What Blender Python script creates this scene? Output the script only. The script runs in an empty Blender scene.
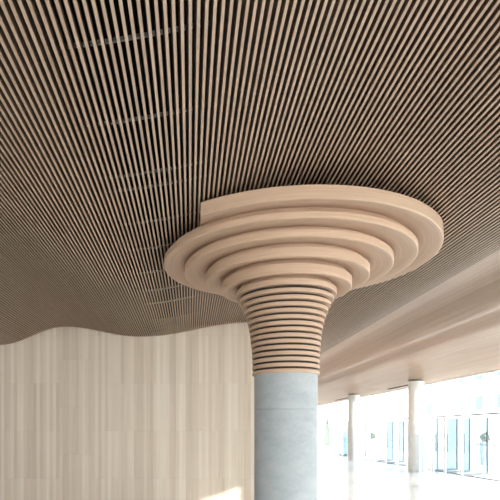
import bpy, bmesh, math, random
from mathutils import Vector, Matrix
random.seed(7)
S = bpy.context.scene
C = S.collection
PI = math.pi
EYE = 1.6            # eye height above the floor
F = 520.0            # focal length in pixels of the 500 px frame

# ------------------------------------------------------------------ materials
def newmat(name):
    m = bpy.data.materials.new(name); m.use_nodes = True
    nt = m.node_tree; b = nt.nodes['Principled BSDF']
    return m, nt, b
def N(nt, t, **kw):
    n = nt.nodes.new(t)
    for k, v in kw.items(): setattr(n, k, v)
    return n
def L(nt, a, b): nt.links.new(a, b)
def math_node(nt, op, a, b=None, c=None):
    n = N(nt, 'ShaderNodeMath', operation=op)
    for i, v in enumerate((a, b, c)):
        if v is None: continue
        if isinstance(v, (int, float)): n.inputs[i].default_value = v
        else: L(nt, v, n.inputs[i])
    return n.outputs[0]
def ramp(nt, fac, stops):
    r = N(nt, 'ShaderNodeValToRGB'); e = r.color_ramp.elements
    while len(e) < len(stops): e.new(.5)
    for i, (p, c) in enumerate(stops): e[i].position = p; e[i].color = (*c, 1)
    L(nt, fac, r.inputs[0]); return r.outputs[0]
def flat(name, col, rough=.5, metal=0.0, noise=0.0, scale=20):
    m, nt, b = newmat(name)
    b.inputs['Roughness'].default_value = rough; b.inputs['Metallic'].default_value = metal
    if noise:
        tc = N(nt, 'ShaderNodeTexCoord'); n = N(nt, 'ShaderNodeTexNoise'); n.inputs['Scale'].default_value = scale
        n.inputs['Detail'].default_value = 5
        L(nt, tc.outputs['Object'], n.inputs['Vector'])
        c = ramp(nt, n.outputs[0], [(.3, tuple(x*(1-noise) for x in col)), (.7, tuple(min(1, x*(1+noise)) for x in col))])
        L(nt, c, b.inputs['Base Color'])
    else: b.inputs['Base Color'].default_value = (*col, 1)
    return m

def mat_slat():
    m, nt, b = newmat('slat_oak')
    tc = N(nt, 'ShaderNodeTexCoord'); mp = N(nt, 'ShaderNodeMapping'); mp.inputs['Scale'].default_value = (24.1, .25, 8)
    n = N(nt, 'ShaderNodeTexNoise'); n.inputs['Scale'].default_value = 1.0; n.inputs['Detail'].default_value = 3
    L(nt, tc.outputs['Object'], mp.inputs[0]); L(nt, mp.outputs[0], n.inputs['Vector'])
    c = ramp(nt, n.outputs[0], [(.3, SLAT_A), (.7, SLAT_B)])
    L(nt, c, b.inputs['Base Color']); b.inputs['Roughness'].default_value = .42
    return m
SLAT_A = (.46, .32, .232); SLAT_B = (.59, .435, .328)

def mat_turned():
    # bent oak strips: grain runs round the ring
    m, nt, b = newmat('bent_oak')
    tc = N(nt, 'ShaderNodeTexCoord'); sp = N(nt, 'ShaderNodeSeparateXYZ'); L(nt, tc.outputs['Object'], sp.inputs[0])
    x, y, z = sp.outputs
    rr = math_node(nt, 'SQRT', math_node(nt, 'ADD', math_node(nt, 'MULTIPLY', x, x), math_node(nt, 'MULTIPLY', y, y)))
    an = math_node(nt, 'ARCTAN2', y, x)
    cb = N(nt, 'ShaderNodeCombineXYZ')
    L(nt, math_node(nt, 'MULTIPLY', rr, 60), cb.inputs[0]); L(nt, math_node(nt, 'MULTIPLY', z, 90), cb.inputs[1]); L(nt, math_node(nt, 'MULTIPLY', an, 1.6), cb.inputs[2])
    n = N(nt, 'ShaderNodeTexNoise'); n.inputs['Scale'].default_value = 1; n.inputs['Detail'].default_value = 4
    L(nt, cb.outputs[0], n.inputs['Vector'])
    c = ramp(nt, n.outputs[0], [(.25, (.48, .315, .215)), (.75, (.60, .42, .30))])
    L(nt, c, b.inputs['Base Color']); b.inputs['Roughness'].default_value = .5
    return m

def mat_boards():
    # wall of narrow vertical maple strips, boards about a metre long, joints shared by groups of strips
    m, nt, b = newmat('maple_strips')
    tc = N(nt, 'ShaderNodeTexCoord'); sp = N(nt, 'ShaderNodeSeparateXYZ'); L(nt, tc.outputs['Object'], sp.inputs[0])
    x, y, z = sp.outputs
    h = math_node(nt, 'ADD', x, math_node(nt, 'MULTIPLY', y, 1.0))
    strip = math_node(nt, 'FLOOR', math_node(nt, 'DIVIDE', h, .068))
    grp = math_node(nt, 'FLOOR', math_node(nt, 'DIVIDE', h, .68))
    wn0 = N(nt, 'ShaderNodeTexWhiteNoise', noise_dimensions='1D'); L(nt, grp, wn0.inputs['W'])
    off = math_node(nt, 'MULTIPLY', math_node(nt, 'ROUND', math_node(nt, 'MULTIPLY', wn0.outputs[0], 1.4)), .5)
    zz = math_node(nt, 'ADD', math_node(nt, 'DIVIDE', math_node(nt, 'SUBTRACT', z, .1), 1.0), off)
    row = math_node(nt, 'FLOOR', zz)
    cb = N(nt, 'ShaderNodeCombineXYZ'); L(nt, strip, cb.inputs[0]); L(nt, row, cb.inputs[1])
    wn = N(nt, 'ShaderNodeTexWhiteNoise', noise_dimensions='2D'); L(nt, cb.outputs[0], wn.inputs['Vector'])
    cb3 = N(nt, 'ShaderNodeCombineXYZ'); L(nt, grp, cb3.inputs[0]); L(nt, row, cb3.inputs[1])
    wng = N(nt, 'ShaderNodeTexWhiteNoise', noise_dimensions='2D'); L(nt, cb3.outputs[0], wng.inputs['Vector'])
    cb2 = N(nt, 'ShaderNodeCombineXYZ'); L(nt, math_node(nt, 'MULTIPLY', h, 70), cb2.inputs[0]); L(nt, math_node(nt, 'MULTIPLY', z, 1.2), cb2.inputs[1]); L(nt, wn.outputs[0], cb2.inputs[2])
    gr = N(nt, 'ShaderNodeTexNoise'); gr.inputs['Scale'].default_value = 1; gr.inputs['Detail'].default_value = 3; L(nt, cb2.outputs[0], gr.inputs['Vector'])
    wns = N(nt, 'ShaderNodeTexWhiteNoise', noise_dimensions='1D'); L(nt, strip, wns.inputs['W'])
    wmix = math_node(nt, 'ADD', math_node(nt, 'MULTIPLY', wn.outputs[0], .12), math_node(nt, 'MULTIPLY', wns.outputs[0], .38))
    v = math_node(nt, 'ADD', wmix, math_node(nt, 'MULTIPLY', gr.outputs[0], .43))
    v = math_node(nt, 'ADD', v, math_node(nt, 'MULTIPLY', wng.outputs[0], .07))
    fr = math_node(nt, 'FRACT', zz)
    joint = math_node(nt, 'LESS_THAN', fr, .012)
    v = math_node(nt, 'SUBTRACT', v, math_node(nt, 'MULTIPLY', joint, .07))
    c = ramp(nt, v, [(.15, (.52, .40, .305)), (.38, (.64, .52, .415)), (.58, (.70, .59, .48)), (.85, (.80, .71, .60))])
    L(nt, c, b.inputs['Base Color']); b.inputs['Roughness'].default_value = .5
    return m

def mat_concrete():
    m, nt, b = newmat('fair_faced_concrete')
    tc = N(nt, 'ShaderNodeTexCoord')
    n = N(nt, 'ShaderNodeTexNoise'); n.inputs['Scale'].default_value = 2.6; n.inputs['Detail'].default_value = 6; n.inputs['Roughness'].default_value = .65
    n2 = N(nt, 'ShaderNodeTexNoise'); n2.inputs['Scale'].default_value = 30; n2.inputs['Detail'].default_value = 4
    mp = N(nt, 'ShaderNodeMapping'); mp.inputs['Scale'].default_value = (1, 1, 2.2)
    L(nt, tc.outputs['Object'], mp.inputs[0]); L(nt, mp.outputs[0], n.inputs['Vector']); L(nt, tc.outputs['Object'], n2.inputs['Vector'])
    v = math_node(nt, 'ADD', math_node(nt, 'MULTIPLY', n.outputs[0], .75), math_node(nt, 'MULTIPLY', n2.outputs[0], .25))
    c = ramp(nt, v, [(.3, (.33, .355, .375)), (.5, (.40, .43, .45)), (.7, (.46, .48, .495))])
    L(nt, c, b.inputs['Base Color']); b.inputs['Roughness'].default_value = .6
    return m

def mat_floor():
    m, nt, b = newmat('pale_stone_floor')
    tc = N(nt, 'ShaderNodeTexCoord')
    br = N(nt, 'ShaderNodeTexBrick'); br.offset = .5
    br.inputs['Scale'].default_value = 1; br.inputs['Mortar Size'].default_value = .004
    br.inputs['Brick Width'].default_value = 1.2; br.inputs['Row Height'].default_value = .6
    br.inputs['Color1'].default_value = (.54, .54, .535, 1); br.inputs['Color2'].default_value = (.52, .52, .515, 1); br.inputs['Mortar'].default_value = (.48, .475, .46, 1)
    L(nt, tc.outputs['Object'], br.inputs['Vector']); L(nt, br.outputs[0], b.inputs['Base Color'])
    b.inputs['Roughness'].default_value = .22
    return m

def mat_glass(name, tint=(.93, .975, .99)):
    m = bpy.data.materials.new(name); m.use_nodes = True; nt = m.node_tree; nt.nodes.clear()
    o = N(nt, 'ShaderNodeOutputMaterial'); t = N(nt, 'ShaderNodeBsdfTransparent'); t.inputs[0].default_value = (*tint, 1)
    g = N(nt, 'ShaderNodeBsdfGlossy'); g.inputs['Roughness'].default_value = .02
    lw = N(nt, 'ShaderNodeLayerWeight'); lw.inputs[0].default_value = .5; mx = N(nt, 'ShaderNodeMixShader')
    fac = math_node(nt, 'ADD', math_node(nt, 'MULTIPLY', math_node(nt, 'POWER', lw.outputs['Facing'], 5), .6), .02)
    L(nt, fac, mx.inputs[0]); L(nt, t.outputs[0], mx.inputs[1]); L(nt, g.outputs[0], mx.inputs[2]); L(nt, mx.outputs[0], o.inputs[0])
    return m

M = dict(slat=mat_slat(), bent=mat_turned(), boards=mat_boards(), concrete=mat_concrete(), floor=mat_floor(),
         glass=mat_glass('clear_glass'), door_glass=mat_glass('blue_door_glass', (.59, .68, .74)),
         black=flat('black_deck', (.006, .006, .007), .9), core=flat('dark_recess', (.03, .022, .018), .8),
         edge=flat('gap_shade_edge', (.19, .125, .085), .6, 0, .15, 12), rail=flat('galvanised_rail', (.85, .85, .84), .5), steel=flat('dark_steel', (.12, .13, .14), .4, .3),  # edge: oak slat sides darkened, shade of the gaps put into the colour
         frame=flat('black_door_frame', (.07, .075, .08), .5, .0), white=flat('white_metal', (.80, .81, .82), .4), plaster=flat('white_plaster', (.78, .77, .75), .8, 0, .03, 6),
         paving=flat('pale_paving', (.70, .69, .67), .8, 0, .06, 1.5), render=flat('pale_render', (.82, .82, .80), .85, 0, .04, 2),
         pane=flat('window_pane', (.05, .12, .18), .3), painted=flat('painted_concrete', (.74, .73, .71), .6, 0, .05, 5), leaf=flat('leaf', (.12, .16, .11), .7, 0, .35, 9),
         bark=flat('bark', (.16, .11, .07), .85, 0, .3, 15), planter=flat('grey_planter', (.42, .42, .50), .7, 0, .08, 8),
         soil=flat('soil', (.07, .05, .035), .95, 0, .3, 30), brick=flat('brick_render', (.66, .47, .38), .85, 0, .08, 5))

# ------------------------------------------------------------------ mesh helpers
def tag(o, label=None, cat=None, group=None, kind=None):
    if label: o['label'] = label
    if cat: o['category'] = cat
    if group: o['group'] = group
    if kind: o['kind'] = kind
    return o
def link(name, bm, mat, parent=None, loc=(0, 0, 0), smooth=False):
    bmesh.ops.recalc_face_normals(bm, faces=bm.faces)
    me = bpy.data.meshes.new(name); bm.to_mesh(me); bm.free()
    me.materials.append(mat)
    if smooth:
        me.shade_smooth()
        try: me.set_sharp_from_angle(angle=math.radians(38))
        except Exception: pass
    o = bpy.data.objects.new(name, me); C.objects.link(o); o.location = loc
    if parent: o.parent = parent
    return o
def empty(name, loc=(0, 0, 0), rz=0):
    o = bpy.data.objects.new(name, None); C.objects.link(o); o.location = loc; o.rotation_euler = (0, 0, rz); o.empty_display_size = .2
    return o
def box(bm, x0, x1, y0, y1, z0, z1):
    v = [bm.verts.new(p) for p in ((x0, y0, z0), (x1, y0, z0), (x1, y1, z0), (x0, y1, z0), (x0, y0, z1), (x1, y0, z1), (x1, y1, z1), (x0, y1, z1))]
    for f in ((3, 2, 1, 0), (4, 5, 6, 7), (0, 1, 5, 4), (1, 2, 6, 5), (2, 3, 7, 6), (3, 0, 4, 7)): bm.faces.new([v[i] for i in f])
def boxm(*a):
    bm = bmesh.new(); box(bm, *a); return bm
def lathe(profile, a0=0.0, a1=2*PI, seg=160):
    """closed (r,z) polygon swept round z; capped when it is an arc"""
    bm = bmesh.new(); full = abs(a1-a0-2*PI) < 1e-6
    n = seg if full else seg+1
    rings = []
    for i in range(n):
        a = a0+(a1-a0)*i/seg
        rings.append([bm.verts.new((r*math.cos(a), r*math.sin(a), z)) for r, z in profile])
    k = len(profile)
    for i in range(seg):
        A, B = rings[i], rings[(i+1) % n]
        for j in range(k): bm.faces.new((A[j], B[j], B[(j+1) % k], A[(j+1) % k]))
    if not full: bm.faces.new(rings[0][::-1]); bm.faces.new(rings[-1])
    return bm
def ring_profile(ro, ri, z0, z1, bev=.012):
    p = []
    for k in range(5):
        a = k/4*PI/2; p.append((ro-bev+bev*math.sin(a), z0+bev-bev*math.cos(a)))
    for k in range(3):
        a = k/2*PI/2; b2 = min(.004, bev); p.append((ro-b2+b2*math.cos(a), z1-b2+b2*math.sin(a)))
    p += [(ri, z1), (ri, z0)]
    return p
def shaft(profile, seg=72):
    """(r,z) from bottom to top, closed with caps"""
    bm = bmesh.new(); rings = [[bm.verts.new((r*math.cos(2*PI*i/seg), r*math.sin(2*PI*i/seg), z)) for i in range(seg)] for r, z in profile]
    for A, B in zip(rings, rings[1:]):
        for i in range(seg): bm.faces.new((A[i], A[(i+1) % seg], B[(i+1) % seg], B[i]))
    bm.faces.new(rings[0][::-1]); bm.faces.new(rings[-1]); return bm

# ------------------------------------------------------------------ measurements
CX, CY = 1.122, 6.10                 # the flared column
WALL_Y = 10.9
FAC_X = 9.9                          # glass front
COL_X = 9.04
END_Y, REAR_Y, LEFT_X, RET_X = 42.0, -7.0, -7.0, 2.0
HEAD = 3.55

KN = [(-7.2, 1.95), (-5.3, 1.70), (-3.98, 1.80), (-2.6, 2.18), (-1.05, 1.97), (1.26, 2.27), (3.3, 2.03), (4.0, 2.12), (4.95, 2.00), (5.45, 2.15), (6.05, 2.07), (7.4, 2.16), (10, 1.96)]
def height(x):
    """underside of the slats above the eye: a smooth wave"""
    for i in range(len(KN)-1):
        (xa, ha), (xb, hb) = KN[i], KN[i+1]
        if x <= xb or i == len(KN)-2:
            t = min(1, max(0, (x-xa)/(xb-xa))); s = (1-math.cos(PI*t))/2
            return EYE+ha+(hb-ha)*s

# ------------------------------------------------------------------ the setting
tag(link('floor', boxm(LEFT_X, FAC_X+.15, REAR_Y, END_Y, -.2, 0), M['floor']), 'pale polished stone floor bright with daylight', 'floor', kind='structure')

def wall_with_top(name, label, mat, x0, x1, y0, y1):
    """wall whose top follows the wavy ceiling"""
    bm = bmesh.new(); n = 90; f, bk = [], []
    for i in range(n+1):
        x = x0+(x1-x0)*i/n; z = height(x)+.37
        f.append((bm.verts.new((x, y0, 0)), bm.verts.new((x, y0, z)))); bk.append((bm.verts.new((x, y1, 0)), bm.verts.new((x, y1, z))))
    for i in range(n):
        for a in (f, bk): bm.faces.new((a[i][0], a[i+1][0], a[i+1][1], a[i][1]))
        bm.faces.new((f[i][1], f[i+1][1], bk[i+1][1], bk[i][1])); bm.faces.new((f[i][0], f[i+1][0], bk[i+1][0], bk[i][0]))
    for i in (0, n): bm.faces.new((f[i][0], f[i][1], bk[i][1], bk[i][0]))
    return tag(link(name, bm, mat), label, 'wall', kind='structure')
wall_with_top('wall_back', 'pale maple strip wall with a wavy top edge under the slatted ceiling', M['boards'], LEFT_X, RET_X, WALL_Y, WALL_Y+.25)
wall_with_top('wall_far', 'end wall of the long hall beyond the column', M['plaster'], RET_X, FAC_X, END_Y, END_Y+.2)
tag(link('wall_return', boxm(RET_X-.2, RET_X, WALL_Y+.25, END_Y, 0, 3.72), M['boards']), 'maple strip wall running back from the corner behind the column', 'wall', kind='structure')
tag(link('wall_left', boxm(LEFT_X-.2, LEFT_X, REAR_Y, WALL_Y, 0, 3.9), M['plaster']), 'plain white side wall of the hall', 'wall', kind='structure')

# ceiling: black deck, the slat screen below it, hanger rails between
PITCH, SW, SH = .0415, .0172, .085
bm = bmesh.new(); n = 140; prev = None
for i in range(n+1):
    x = LEFT_X+(FAC_X+.1-LEFT_X)*i/n; z = height(x)+.36; y1 = END_Y if x > RET_X-.25 else WALL_Y+.1
    cur = [bm.verts.new((x, y, zz)) for y, zz in ((REAR_Y, z), (y1, z), (y1, z+.12), (REAR_Y, z+.12))]
    if prev:
        for a in range(4): bm.faces.new((prev[a], prev[(a+1) % 4], cur[(a+1) % 4], cur[a]))
    else: bm.faces.new(cur)
    prev = cur
bm.faces.new(prev[::-1])
ceiling = tag(link('ceiling', bm, M['black']), 'rippling ceiling of fine parallel oak slats under a black void', 'ceiling', kind='structure')
bm = bmesh.new(); x = LEFT_X+.03; nsl = 0
while x < FAC_X-.06:
    z = height(x); y1 = END_Y-.01 if x > RET_X else WALL_Y-.004
    d2 = .46**2-(x-CX)**2
    spans = [(REAR_Y+.05, y1)] if d2 <= 0 else [(REAR_Y+.05, CY-.46), (CY+.46, y1)]
    sl = math.atan((height(x+.02)-height(x-.02))/.04); ca, sa = math.cos(sl), math.sin(sl)     # slats stand square to the wave
    for a, b in spans:
        sec = [(x+p*ca-q*sa, z+p*sa+q*ca) for p, q in ((-SW/2, 0), (SW/2, 0), (SW/2, SH), (-SW/2, SH))]
        v = [bm.verts.new((px_, yy, pz_)) for yy in (a, b) for px_, pz_ in sec]
        for f in ((0, 1, 2, 3), (7, 6, 5, 4), (0, 4, 5, 1), (1, 5, 6, 2), (2, 6, 7, 3), (3, 7, 4, 0)): bm.faces.new([v[i] for i in f]).material_index = 0 if f == (0, 4, 5, 1) or x > 3.5 else 1  # sides carry the painted gap shade, plain oak towards the glass front
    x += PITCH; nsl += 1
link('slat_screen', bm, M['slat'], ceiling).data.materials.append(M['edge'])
def rail(y, w=.014):
    bm = bmesh.new(); prev = None; nn = 90; x0, x1 = LEFT_X+.05, (CX-.6 if abs(y-CY) < .7 else 4.2)
    if y > WALL_Y: return
    for i in range(nn+1):
        x = x0+(x1-x0)*i/nn; z = height(x)+SH+.03
        cur = [bm.verts.new((x, yy, zz)) for yy, zz in ((y-w/2, z), (y+w/2, z), (y+w/2, z+.02), (y-w/2, z+.02))]
        if prev:
            for a in range(4): bm.faces.new((prev[a], prev[(a+1) % 4], cur[(a+1) % 4], cur[a]))
        else: bm.faces.new(cur)
        prev = cur
    bm.faces.new(prev[::-1]); o = link('hanger_rail', bm, M['rail'], ceiling); o['label'] = 'pale metal rail above the slats'
for py in (38, 118, 172, 186, 220, 246, 270, 288, 301):
    rail(F*2.16/(431-py))

# ------------------------------------------------------------------ the flared column
col = tag(empty('flared_column', (CX, CY, 0)), 'concrete column flaring into a stepped funnel of bent oak rings', 'column', kind='thing')
rc = .365
zj = 1.842
prof = [(rc, 0), (rc, zj-.006), (rc-.006, zj-.003), (rc-.006, zj+.003), (rc, zj+.006), (rc, EYE+.70), (.33, EYE+.71), (.33, 4.0)]
link('concrete_shaft', shaft(prof, 96), M['concrete'], col, smooth=True)['label'] = 'smooth grey concrete shaft with one joint line'
Rt = [1.668, 1.426, 1.184, .936, .744, .577]
Ht = [2.104, 1.983, 1.917, 1.839, 1.737, 1.629, 1.565]
GRV = .05
RISES = [.055, .04, .045, .055, .055, 0]
def step_profile(k):
    RISE = RISES[k]; up = RISES[k-1]
    ro, z0, z1 = Rt[k], EYE+Ht[k+1], EYE+Ht[k]
    bv = .014 if k < 5 else .006
    p = []
    for q in range(7):
        a = q/6*PI/2; p.append((ro-bv+bv*math.sin(a), z0+bv-bv*math.cos(a)))
    p += [(ro, z1-.004), (ro-.004, z1)]
    ri = Rt[k+1]-GRV+.001 if k < 5 else .44
    if k > 0: p += [(ro-GRV, z1), (ro-GRV, z1+up-.001)]
    tz = z1+up-.001 if k > 0 else z1
    inner = ri-.12 if k < 5 else .40
    p += [(inner, tz), (inner, z0+(RISE if k < 5 else 0))]
    if k < 5: p += [(ri, z0+RISE), (ri+.03, z0+RISE*.95), ((ro+ri)/2, z0+RISE*.38), (ro-.06, z0+.003)]
    return p
for k in range(6):
    a0, a1 = (math.radians(205), math.radians(205+255)) if k == 0 else (0, 2*PI)
    bm = lathe(step_profile(k), a0, a1, 200)
    if k == 0:      # the widest step is cut off along the line of the slats
        r = bmesh.ops.bisect_plane(bm, geom=bm.verts[:]+bm.edges[:]+bm.faces[:], plane_co=(.10-CX, 0, 0), plane_no=(-1, 0, 0), clear_outer=True)
        bmesh.ops.holes_fill(bm, edges=[e for e in bm.edges if e.is_boundary], sides=0)
    o = link('step', bm, M['bent'], col, smooth=True)
    if k == 0: o['label'] = 'widest oak step, cut off square at one end'
GP = [(1.559, .57), (1.494, .537), (1.43, .503), (1.365, .474), (1.30, .453), (1.235, .435), (1.17, .422), (1.10, .411), (.97, .399), (.84, .391), (.60, .386)]
def prof_r(h):
    for (ha, ra), (hb, rb) in zip(GP, GP[1:]):
        if h >= hb: return ra+(rb-ra)*(h-ha)/(hb-ha)
    return .386
for i in range(14):
    top = 1.559-.024-.065*i; bot = top-.041
    link('ring', lathe(ring_profile(prof_r((top+bot)/2), rc+.003, EYE+bot, EYE+top, .003), seg=128), M['bent'], col, smooth=True)
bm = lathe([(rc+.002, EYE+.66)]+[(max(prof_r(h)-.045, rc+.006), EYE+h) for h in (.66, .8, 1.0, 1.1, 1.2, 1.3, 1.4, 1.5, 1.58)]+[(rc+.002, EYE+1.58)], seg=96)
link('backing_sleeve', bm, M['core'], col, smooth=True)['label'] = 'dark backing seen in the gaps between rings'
link('neck', lathe([(.40, EYE+1.984), (1.16, EYE+1.984), (1.16, EYE+2.055), (.40, EYE+2.055)], seg=96), M['core'], col, smooth=True)

# ------------------------------------------------------------------ facade columns
LABS = {5.0: 'round concrete column of the glass front nearest the entrance corner', 12.9: 'round concrete column of the glass front before the door leaves',
        20.8: 'thick round white-lit concrete column standing before the glass front between two sets of doors', 28.7: 'slimmer-looking round column farther down the glass front', }
proto = None
def facade_column(y, label):
    t = tag(empty('round_column', (COL_X, y, 0)), label, 'column', 'columns along the glass front', 'thing')
    h = height(COL_X)
    p = [(.295, 0), (.295, 1.82), (.290, 1.824), (.290, 1.832), (.295, 1.836), (.295, h-.03)]
    link('shaft', shaft(p, 56), M['painted'], t, smooth=True)
    link('collar', lathe([(.296, h-.04), (.300, h-.04), (.300, h-.012), (.296, h-.012)], seg=56), M['steel'], t, smooth=True)
for y, lb in LABS.items(): facade_column(y, lb)

# ------------------------------------------------------------------ glass front
TR = 2.17
edges = [-7, -2.9, 5.0, 12.9, 20.8, 28.7, 36.6, 42]
for i in range(len(edges)-1):
    a, b = edges[i], edges[i+1]
    w = tag(empty('window_%d' % (i+1), (FAC_X, (a+b)/2, 0)), ['tall glass bay of the hall front beside the rear corner', 'tall glass bay in front of the sunlit floor', 'tall glass bay before the doors', 'bright glass bay with the handrail and nearest open doors', 'middle glass bay between the two thick columns', 'farther glass bay behind the flared column edge', 'last glass bay at the hall end'][i], 'window', kind='structure')
    h = (b-a)/2
    link('glass', boxm(-.008, .008, -h+.03, h-.03, TR+.03, HEAD-.03), M['glass'], w)
    fr = bmesh.new()
    box(fr, -.03, .03, -h, h, TR-.025, TR+.025); 
    link('transom', fr, M['frame'], w)
    link('head_frame', boxm(-.05, .05, -h, h, HEAD-.03, HEAD+.04), M['white'], w)
    link('sill', boxm(-.05, .05, -h, h, .0, .025), M['steel'], w)
    for yy in (-h, ) + ((0,) if h > 3 else ()):
        link('mullion', boxm(-.035, .035, yy-.02, yy+.02, .025, HEAD-.03), M['white'], w)
tag(link('trim_1', boxm(FAC_X-.12, FAC_X+.2, REAR_Y, END_Y, HEAD+.04, HEAD+.5), M['white']), 'white head beam over the glass front', 'beam', kind='structure')

# lower glazing beside the doors and the door leaves
DOORS = {3: [(18.17, 19.04), (19.35, 20.25), (20.30, 21.2)], 4: [(23.8, 25.2), (25.2, 26.5), (26.6, 27.9)], 5: [(31.2, 32.2), (32.4, 33.4), (33.6, 34.6)]}
names3 = [['nearest', 'second', 'third'], ['nearest', 'second', 'third'], ['nearest', 'second', 'third']]
dn = 0
bay_words = {3: 'nearest the camera side of the hall front', 4: 'in the middle bay between the round columns', 5: 'in the far bay by the flared column'}
for bay, leaves in DOORS.items():
    for j, (ya, yb) in enumerate(leaves):
        dn += 1
        xa, xb = 9.47, 10.9
        ln = math.hypot(xb-xa, yb-ya); ang = math.atan2(yb-ya, xb-xa)
        d = tag(empty('door_%d' % dn, (xa, ya, 0), ang), '%s open glass door leaf %s' % (('frontmost', 'middle', 'hindmost')[j], bay_words[bay]), 'door', kind='structure')
        link('glass', boxm(.06, ln-.04, -.006, .006, .085, TR-.07), M['door_glass'], d)
        link('leading_stile', boxm(0, .06, -.03, .03, .012, TR-.03), M['white'], d)
        link('hinge_stile', boxm(ln-.04, ln, -.025, .025, .012, TR-.03), M['frame'], d)
        link('bottom_rail', boxm(.06, ln-.04, -.025, .025, .012, .085), M['frame'], d)
        link('top_rail', boxm(.06, ln-.04, -.02, .02, TR-.07, TR-.03), M['white'], d)
        hb = bmesh.new(); box(hb, .10, .125, -.075, -.05, .8, 1.5); box(hb, .10, .125, -.05, -.006, .85, .87); box(hb, .10, .125, -.05, -.006, 1.43, 1.45)
        link('pull_handle', hb, M['steel'], d)
for i in range(len(edges)-1):
    a, b = edges[i]+.05, edges[i+1]-.05
    w = bpy.data.objects['window_%d' % (i+1)]; c = (edges[i]+edges[i+1])/2
    spans = [(a, b)]
    if i in DOORS: spans = [(a, DOORS[i][0][0]-.1), (DOORS[i][-1][1]+.1, b)]
    for p, q in spans:
        if q-p > .2: link('lower_glass', boxm(-.008, .008, p-c, q-c, .03, TR-.03), M['glass'], w)
w = bpy.data.objects['window_4']; c = (edges[3]+edges[4])/2
link('guard_bar', boxm(-.05, -.02, 13.1-c, 18.0-c, 1.12, 1.145), M['steel'], w)
# dark slots in the soffit beside the columns
for n_, (ya, yb) in enumerate(((21.6, 24.6), (29.6, 33.5))):
    tag(link('trim_%d' % (n_+2), boxm(COL_X+.3, COL_X+.42, ya, yb, height(COL_X+.3)-.03, height(COL_X+.3)+.02), M['core']), ('dark slot in the soffit beyond the thick white-lit column' if n_ == 0 else 'dark slot in the soffit beyond the slimmer far column'), 'vent slot', kind='structure')

# glazing behind the camera
w = tag(empty('window_8', (1.45, REAR_Y, 0)), 'glass wall closing the rear of the hall', 'window', kind='structure')
link('glass', boxm(-8.4, 8.4, -.008, .008, .03, 3.45), M['glass'], w)
for xx in (-8.4, -5.6, -2.8, 0, 2.8, 5.6, 8.4): link('mullion', boxm(xx-.03, xx+.03, -.04, .04, 0, 3.45), M['white'], w)
link('head_frame', boxm(-8.4, 8.4, -.06, .06, 3.45, 4.3), M['white'], w)

# ------------------------------------------------------------------ outside
tag(link('pavement', boxm(-60, 90, -60, 160, -.3, -.201), M['paving']), 'pale sunlit paving outside the glass front', 'pavement', kind='structure')
tag(link('terrace', boxm(FAC_X+.15, 30, -20, 80, -.2, -.005), M['paving']), 'pale terrace just outside the doors', 'terrace', kind='structure')
def building(x, y0, y1, h, mat, label, floors, pitch):
    t = tag(empty('building', (x, (y0+y1)/2, -.2)), label, 'building', 'buildings across the terrace'); hl = (y1-y0)/2
    link('wall', boxm(0, 10, -hl, hl, 0, h), mat, t)
    link('roof', boxm(-.3, 10.3, -hl-.3, hl+.3, h, h+.4), M['white'], t)
    yy = -hl+1.5
    while yy < hl-1.5:
        for fz in floors:
            wn = link('window', boxm(-.06, .05, yy-.05, yy+1.55, fz-.05, fz+1.75), M['white'], t)
            link('pane', boxm(-.08, -.06, yy, yy+1.5, fz, fz+1.7), M['pane'], wn)
        yy += pitch
building(35, 48, 72, 14, M['render'], 'pale building with blue-paned windows seen through the glass front', (4.4, 8.0), 4.2)
building(38, 80, 120, 16, M['render'], 'long pale building farther away beyond the middle bay', (4.4, 8.4), 5.2)
building(40, 20, 44, 12, M['render'], 'low pale building beyond the handrail bay', (4.4, 8.0), 5.0)
def crown(bm, r, h, z0, n, cone=True):
    for _ in range(n):
        t = random.random(); z = z0+h*t; rr = (r*(1-t)+.02 if cone else r*math.sqrt(max(.05, 1-(2*t-1)**2)))*(.75+.3*random.random()); a = random.random()*2*PI
        p = Vector((rr*math.cos(a), rr*math.sin(a), z)); s = .07+.05*random.random()
        q = Matrix.Rotation(random.random()*6, 3, 'Z') @ Matrix.Rotation(random.random()*1.5, 3, 'X')
        v = [bm.verts.new(p+q @ Vector(w_)) for w_ in ((-s*.4, 0, 0), (0, -s, .02), (s*.4, 0, 0), (0, s, .02))]
        bm.faces.new(v)
def tree(x, y, r, h, label):
    t = tag(empty('cone_tree', (x, y, -.2)), label, 'tree')
    link('trunk', shaft([(.06, 0), (.05, .5), (.01, h*.9)], 10), M['bark'], t)
    bm = shaft([(r*.55, .35), (r*.8, .5), (r*.4, h*.55), (.02, h)], 14); crown(bm, r, h-.3, .3, 900); link('foliage', bm, M['leaf'], t)
tree(14, 53, .5, 3.3, 'slim cone-shaped grey-green tree outside beside the flared column')
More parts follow.
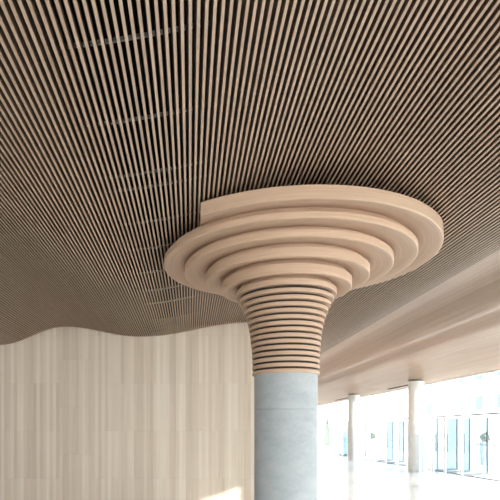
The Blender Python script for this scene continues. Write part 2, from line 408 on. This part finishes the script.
def planter(x, y, label, hh=1.1):
    t = tag(empty('planter', (x, y, -.005)), label, 'planter', 'planters outside the glass front')
    bm = bmesh.new(); o, i_ = .24, .20
    pts = [(o*.8, 0), (o, hh), (i_, hh), (i_, hh-.08), (.01, hh-.08), (.01, 0)]
    link('pot', lathe(pts, seg=4*8), M['planter'], t)
    link('soil', lathe([(.012, hh-.08), (.19, hh-.08), (.19, hh-.04), (.012, hh-.04)], seg=24), M['soil'], t)
    bm = shaft([(.02, hh-.06), (.015, hh+.2), (.005, hh+.35)], 8); crown(bm, .2, .42, hh-.02, 220, False); link('foliage', bm, M['leaf'], t)
planter(13.9, 24.5, 'grey planter with a small shrub seen through the nearest open door')
planter(11.35, 32.6, 'grey planter with a small shrub outside the middle bay')

# ------------------------------------------------------------------ light
W = bpy.data.worlds.new('sky'); S.world = W; W.use_nodes = True
bg = W.node_tree.nodes['Background']; bg.inputs[0].default_value = (1.0, .985, .965, 1); bg.inputs[1].default_value = 2.4
sd = bpy.data.lights.new('sun', 'SUN'); sd.energy = 3.2; sd.angle = math.radians(.6); sd.color = (1, .95, .88)
so = bpy.data.objects.new('sun', sd); C.objects.link(so)
so.rotation_euler = Vector((-1, .786, -.348)).to_track_quat('-Z', 'Y').to_euler()
def portal(loc, rot, sx, sy):
    l = bpy.data.lights.new('portal', 'AREA'); l.shape = 'RECTANGLE'; l.size = sx; l.size_y = sy; l.cycles.is_portal = True
    o = bpy.data.objects.new('portal', l); C.objects.link(o); o.location = loc; o.rotation_euler = rot
portal((FAC_X+1.3, (REAR_Y+END_Y)/2, HEAD/2), Vector((-1, 0, 0)).to_track_quat('-Z', 'Y').to_euler(), END_Y-REAR_Y, HEAD)

portal((1.45, REAR_Y-.1, 1.75), Vector((0, 1, 0)).to_track_quat('-Z', 'Y').to_euler(), 16.8, 3.45)

# ------------------------------------------------------------------ camera
cd = bpy.data.cameras.new('camera'); cam = bpy.data.objects.new('camera', cd); C.objects.link(cam)
cd.sensor_width = 36; cd.lens = 36*F/500; cd.shift_x = (250-190)/500; cd.shift_y = (431-250)/500
cam.location = (0, 0, EYE); cam.rotation_euler = (PI/2, 0, 0); cd.clip_end = 500
S.camera = cam
S.view_settings.view_transform = 'Standard'; S.view_settings.look = 'None'; S.view_settings.gamma = 1
S.view_settings.exposure = 1.62
S.cycles.max_bounces = 12; S.cycles.diffuse_bounces = 8; S.cycles.transparent_max_bounces = 24
S.render.filter_size = .8
